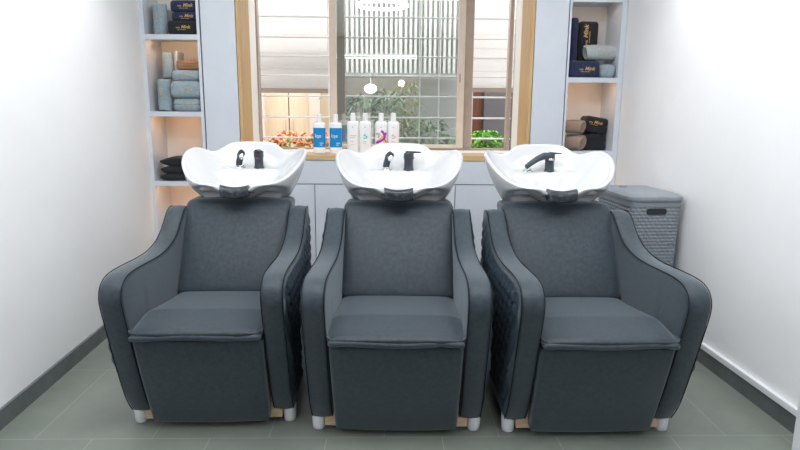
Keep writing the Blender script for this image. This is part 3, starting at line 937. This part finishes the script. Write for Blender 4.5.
# roman blinds
def blind(label, x0, x1, zb, seams, roll, wide=False):
    t = thing('roman_blind', label, 'blind', ((x0+x1)/2, 4.75, zb), 0, 'white roman blinds outside')
    def fix(o): o.location = (-(x0+x1)/2, -4.75, -zb); return o
    pr = [(4.765, 2.35)]
    zz = 2.35
    allz = sorted(seams, reverse=True)
    pts = [(4.752, 2.35)]
    for s_ in allz:
        pts += [(4.746, s_+.05), (4.745, s_+.012), (4.756, s_+.003), (4.756, s_-.003), (4.752, s_-.012)]
    pts += [(4.738, zb+roll*.7), (4.725, zb+roll*.45), (4.722, zb+roll*.25), (4.735, zb+.012), (4.75, zb+.012)]
    prof = pts+[(4.775, zb+.012), (4.775, 2.35)]
    fix(obj('cloth', loft_profile(prof, [(x0, 0), (x1, 0)]), M['blind'], t, angle=35))
    if wide: fix(obj('backlight_block', bx(x0+.004, x1-.004, 4.776, 4.80, zb+.013, 1.645), M['blind'], t, smooth=False))  # unseen added sheet that dims backlight through the lower blind
    fix(obj('bottom_bar', bx(x0, x1, 4.738, 4.772, zb-.022, zb+.011), M['blindbar'], t, bevel=.004))
blind('wide white roman blind hanging in the left window opening', -1.04, -.40, 1.345, (1.885, 1.742, 1.62, 1.50), .11, True)
blind('narrow white roman blind hanging in the right window opening', .655, .985, 1.362, (1.87, 1.76, 1.66, 1.575, 1.49), .10)
# slatted screen
t = thing('slatted_screen', 'white vertical slat screen seen through the middle glass', 'screen', (.13, 5.8, 0))
bm = bmesh.new()
for k in range(23):
    x = -.36+k*.0452; box(bm, x-.0115, x+.0115, 5.77, 5.80, 1.54, 2.9)
o = obj('slats', bm, M['slat'], t, smooth=False); o.location = (-.13, -5.8, 0)
o = obj('backing', bx(-.45, .72, 5.84, 5.86, 1.50, 2.9), M['slatback'], t, smooth=False); o.location = (-.13, -5.8, 0)
bm = bmesh.new(); box(bm, -.45, -.41, 5.77, 5.84, 0, 2.9); box(bm, .68, .72, 5.77, 5.84, 0, 2.9); box(bm, -.41, .68, 5.78, 5.84, 1.50, 1.54)
o = obj('screen_frame', bm, M['yardg'], t, smooth=False); o.location = (-.13, -5.8, 0)
# grey column block in the right half of the middle pane
tag(obj('pillar', bx(.30, .86, 6.05, 6.28, 0, 1.495), M['yardg'], smooth=False), 'grey rendered wall block behind the shrubs', 'pillar')
# glass reflections rebuilt as glowing objects in the yard, plus a wall lamp
t = thing('globe_reflection', 'round white glow standing in for a reflection above the dark shrubs', 'lamp', (-.138, 5.5, 1.385))  # glow reflected in the pane, put in as a glowing ball outside
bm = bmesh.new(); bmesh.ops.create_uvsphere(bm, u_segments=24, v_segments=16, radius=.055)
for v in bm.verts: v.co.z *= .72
obj('shade', bm, M['reflw'], t)
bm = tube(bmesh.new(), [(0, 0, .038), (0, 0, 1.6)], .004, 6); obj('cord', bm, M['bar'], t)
t = thing('wall_lamp', 'small warm wall lamp beside the globe reflection', 'lamp', (.152, 6.05, 1.455))
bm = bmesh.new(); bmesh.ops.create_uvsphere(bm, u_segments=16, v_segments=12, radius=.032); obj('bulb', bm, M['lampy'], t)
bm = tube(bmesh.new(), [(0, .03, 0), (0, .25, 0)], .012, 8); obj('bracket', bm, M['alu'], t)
t = thing('ring_reflection', 'glowing ring standing in for a lamp reflection at top of middle pane', 'lamp', (-.03, 5.1, 2.03))  # reflection of a room lamp, rebuilt as a glowing ring behind the glass
bm = bmesh.new(); tube(bm, [(.20*math.cos(2*PI*k/40), .20*math.sin(2*PI*k/40), 0) for k in range(41)], .012, 8, cap=False); obj('light_ring', bm, M['reflw'], t)
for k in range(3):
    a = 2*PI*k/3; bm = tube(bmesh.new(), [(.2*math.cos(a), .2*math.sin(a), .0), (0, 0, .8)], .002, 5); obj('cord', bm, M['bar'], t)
t = thing('bar_reflection', 'long white glowing bar standing in for a strip light reflection', 'lamp', (-.09, 5.45, 1.655))  # strip light reflection, put in as a glowing bar outside
bm = tube(bmesh.new(), [(-.37, 0, 0), (.36, 0, 0)], .011, 8); obj('tube', bm, M['reflw'], t)
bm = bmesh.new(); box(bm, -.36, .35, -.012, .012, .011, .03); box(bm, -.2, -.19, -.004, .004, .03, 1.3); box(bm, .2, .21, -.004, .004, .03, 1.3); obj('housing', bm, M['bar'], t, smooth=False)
# tan wardrobe in the room beyond left opening
t = thing('wardrobe', 'tan wooden wardrobe seen below the left blind', 'wardrobe', (-1.0, 6.0, 0))
o = obj('carcass', bx(-.62, .5, .03, .28, 0, 1.7), M['brownd'], t, smooth=False)
for a, b in ((-.20, .045), (.055, .28)):
    d = obj('door', bx(a, b, 0, .028, .05, 1.66), M['tan'], t, bevel=.003)
    h = obj('handle', bx(.0 if a < 0 else .075, .012 if a < 0 else .087, -.02, -.001, .98, 1.10), M['alu'], d)
o = obj('side_panel', bx(-.62, -.215, 0, .028, 0, 1.7), M['tan'], t, smooth=False)
o = obj('side_panel', bx(.30, .5, 0, .028, 0, 1.7), M['tan'], t, smooth=False)
tag(obj('post', bx(-1.24, -1.16, 5.85, 5.93, 0, 1.8), M['tan2'], smooth=False), 'pale post left of the tan wardrobe doors', 'post', 'pale posts by the wardrobe')
tag(obj('post', bx(-.73, -.63, 5.85, 5.93, 0, 1.8), M['tan2'], smooth=False), 'pale post right of the tan wardrobe doors', 'post', 'pale posts by the wardrobe')
# brown door beyond right opening
t = thing('brown_door', 'brown wooden door seen below the right blind', 'door', (.905, 6.2, 0))
obj('door_leaf', bx(-.03, .075, 0, .05, 0, 2.0), M['brownd'], t, bevel=.003)
obj('door_frame', bx(.0755, .079, -.01, .05, 0, 2.0), M['yardd'], t)
tag(obj('wall_panel', bx(.985, 1.7, 6.12, 6.28, 0, 2.0), M['yardd'], smooth=False), 'plain grey wall panel right of the brown door', 'panel')
# window boxes with plants
def planter(label, x0, x1, y0, y1, z0, z1):
    t = thing('window_box', label, 'planter', ((x0+x1)/2, (y0+y1)/2, 0), 0, 'planters under the window')
    cx, cy = (x0+x1)/2, (y0+y1)/2
    obj('trough', bx(x0-cx, x1-cx, y0-cy, y1-cy, z0, z1), M['planter'], t, bevel=.006)
    obj('soil', bx(x0-cx+.015, x1-cx-.015, y0-cy+.015, y1-cy-.015, z1, z1+.006), M['soil'], t, smooth=False)
planter('pale planter box holding the orange and red plants', -1.0, -.40, 4.80, 5.0, 0, .78)
planter('pale planter box holding the bright green bush', .6, 1.05, 4.80, 5.0, 0, .78)
for k, (x, a, b, lab) in enumerate(((-.93, 'crotr', 'leafg', 'red-leaved plant at far left below the blind'),
                                   (-.77, 'croto', 'leafg', 'orange and green croton plant in the middle of planter'),
                                   (-.63, 'croto', 'leafg', 'orange croton plant just left of the blue bottles'),
                                   (-.49, 'crotr', 'leafm', 'red and orange croton plant behind the blue bottles'))):
    t = thing('croton_plant', lab, 'plant', (x, 4.9, .786), 0, 'croton plants outside')
    leafy(t, 'foliage', M[a], 0, 0, .05, .225 if k else .19, .085, .07, 46, .085, .045)
    leafy(t, 'green_leaves', M[b], 0, 0, .02, .16, .085, .07, 26, .08, .035)
    leafy(t, 'pale_leaves', M['leafy'], 0, 0, .05, .19, .08, .07, 10, .08, .035)
    stems(t, 0, 0, 0, .12, 4, .05)
t = thing('leafy_bush', 'bright green leafy bush below the right blind', 'plant', (.80, 4.9, .786))
leafy(t, 'foliage', M['leafg'], 0, 0, .0, .245, .19, .07, 420, .05, .032)
stems(t, 0, 0, 0, .15, 6, .1)
def shrub(label, x, y, zt, rx, m, n, ln, wd, z0=.3, droop=.5):
    t = thing('shrub', label, 'shrub', (x, y, 0), 0, 'shrubs in the yard')
    leafy(t, 'foliage', M[m], 0, 0, z0, zt, rx, rx*.6, n, ln, wd, droop)
    stems(t, 0, 0, 0, zt*.8, 7, rx*.6)
shrub('dark green arching shrub left in the middle pane', -.20, 5.62, 1.32, .20, 'leafd', 420, .17, .026)
shrub('dark green arching shrub below the globe reflection', .03, 5.36, 1.33, .18, 'leafd', 380, .17, .026)
shrub('yellow-green feathery shrub below the warm wall lamp', .20, 5.80, 1.43, .12, 'leafy', 300, .13, .016)
shrub('mid green shrub in front of the grey block', .38, 5.16, 1.12, .17, 'leafm', 300, .10, .03)
shrub('low mid green shrub at right edge of middle pane', .58, 5.42, .96, .16, 'leafm', 260, .09, .03)
t = thing('trailing_plant', 'small green sprig showing under right end of left blind', 'plant', (-.46, 5.0, 1.28))
leafy(t, 'foliage', M['leafg'], 0, 0, .0, .09, .06, .05, 22, .06, .022)
bm = tube(bmesh.new(), [(0, 0, 0), (.02, 0, .06), (.0, 0, 1.2)], .003, 6); obj('stem', bm, M['leafm'], t)

# ------------------------------------------------------------------ light
w = bpy.data.worlds.new('daylight'); SC.world = w; w.use_nodes = True
bg = w.node_tree.nodes['Background']; bg.inputs['Color'].default_value = (.95, .98, 1, 1); bg.inputs['Strength'].default_value = 1.7
def area(name, loc, sx, sy, power, col=(1, 1, 1), rot=(0, 0, 0)):
    l = bpy.data.lights.new(name, 'AREA'); l.shape = 'RECTANGLE'; l.size = sx; l.size_y = sy; l.energy = power; l.color = col
    o = bpy.data.objects.new(name, l); COL.objects.link(o); o.location = loc; o.rotation_euler = rot; return o
def spot(name, loc, target, power, ang, blend=.6, col=(1, 1, 1), rad=.04):
    l = bpy.data.lights.new(name, 'SPOT'); l.energy = power; l.spot_size = R(ang); l.spot_blend = blend; l.color = col; l.shadow_soft_size = rad
    o = bpy.data.objects.new(name, l); COL.objects.link(o); o.location = loc
    d = Vector(target)-Vector(loc); o.rotation_euler = d.to_track_quat('-Z', 'Y').to_euler(); return o
area('ceiling_panel_light', (-.75, 2.45, HC-.02), .9, .9, 7, (.97, .985, 1))
area('ceiling_panel_light', (.85, 2.45, HC-.02), .9, .9, 7, (.97, .985, 1))
area('ceiling_panel_light', (.05, 1.35, HC-.02), 2.4, .8, 45, (.97, .985, 1))
spot('wall_downlight', (LW(2.9)+.25, 2.9, HC-.03), (LW(2.9)-.02, 2.9, 1.75), 44, 80, 1)
spot('wall_downlight', (RW(2.9)-.25, 2.9, HC-.03), (RW(2.9)+.02, 2.9, 1.75), 44, 80, 1)
area('added_fill_light', (-1.25, -.9, HC-.02), .3, 2.8, 16, (.96, .98, 1))  # pair of unseen fill lamps added behind the camera
area('added_fill_light', (1.5, -.9, HC-.02), .3, 2.8, 16, (.96, .98, 1))
area('yard_fill_light', (0, 5.4, 3.3), 3.2, 1.2, 105, (.98, .99, 1))  # added fill above the yard, brightens plants and backlights the blinds

SC.view_settings.view_transform = 'Standard'; SC.view_settings.look = 'None'
SC.view_settings.exposure = .24; SC.view_settings.gamma = 1; SC.view_settings.use_curve_mapping = False
SC.cycles.max_bounces = 8; SC.cycles.transparent_max_bounces = 8
SC.cycles.use_denoising = True
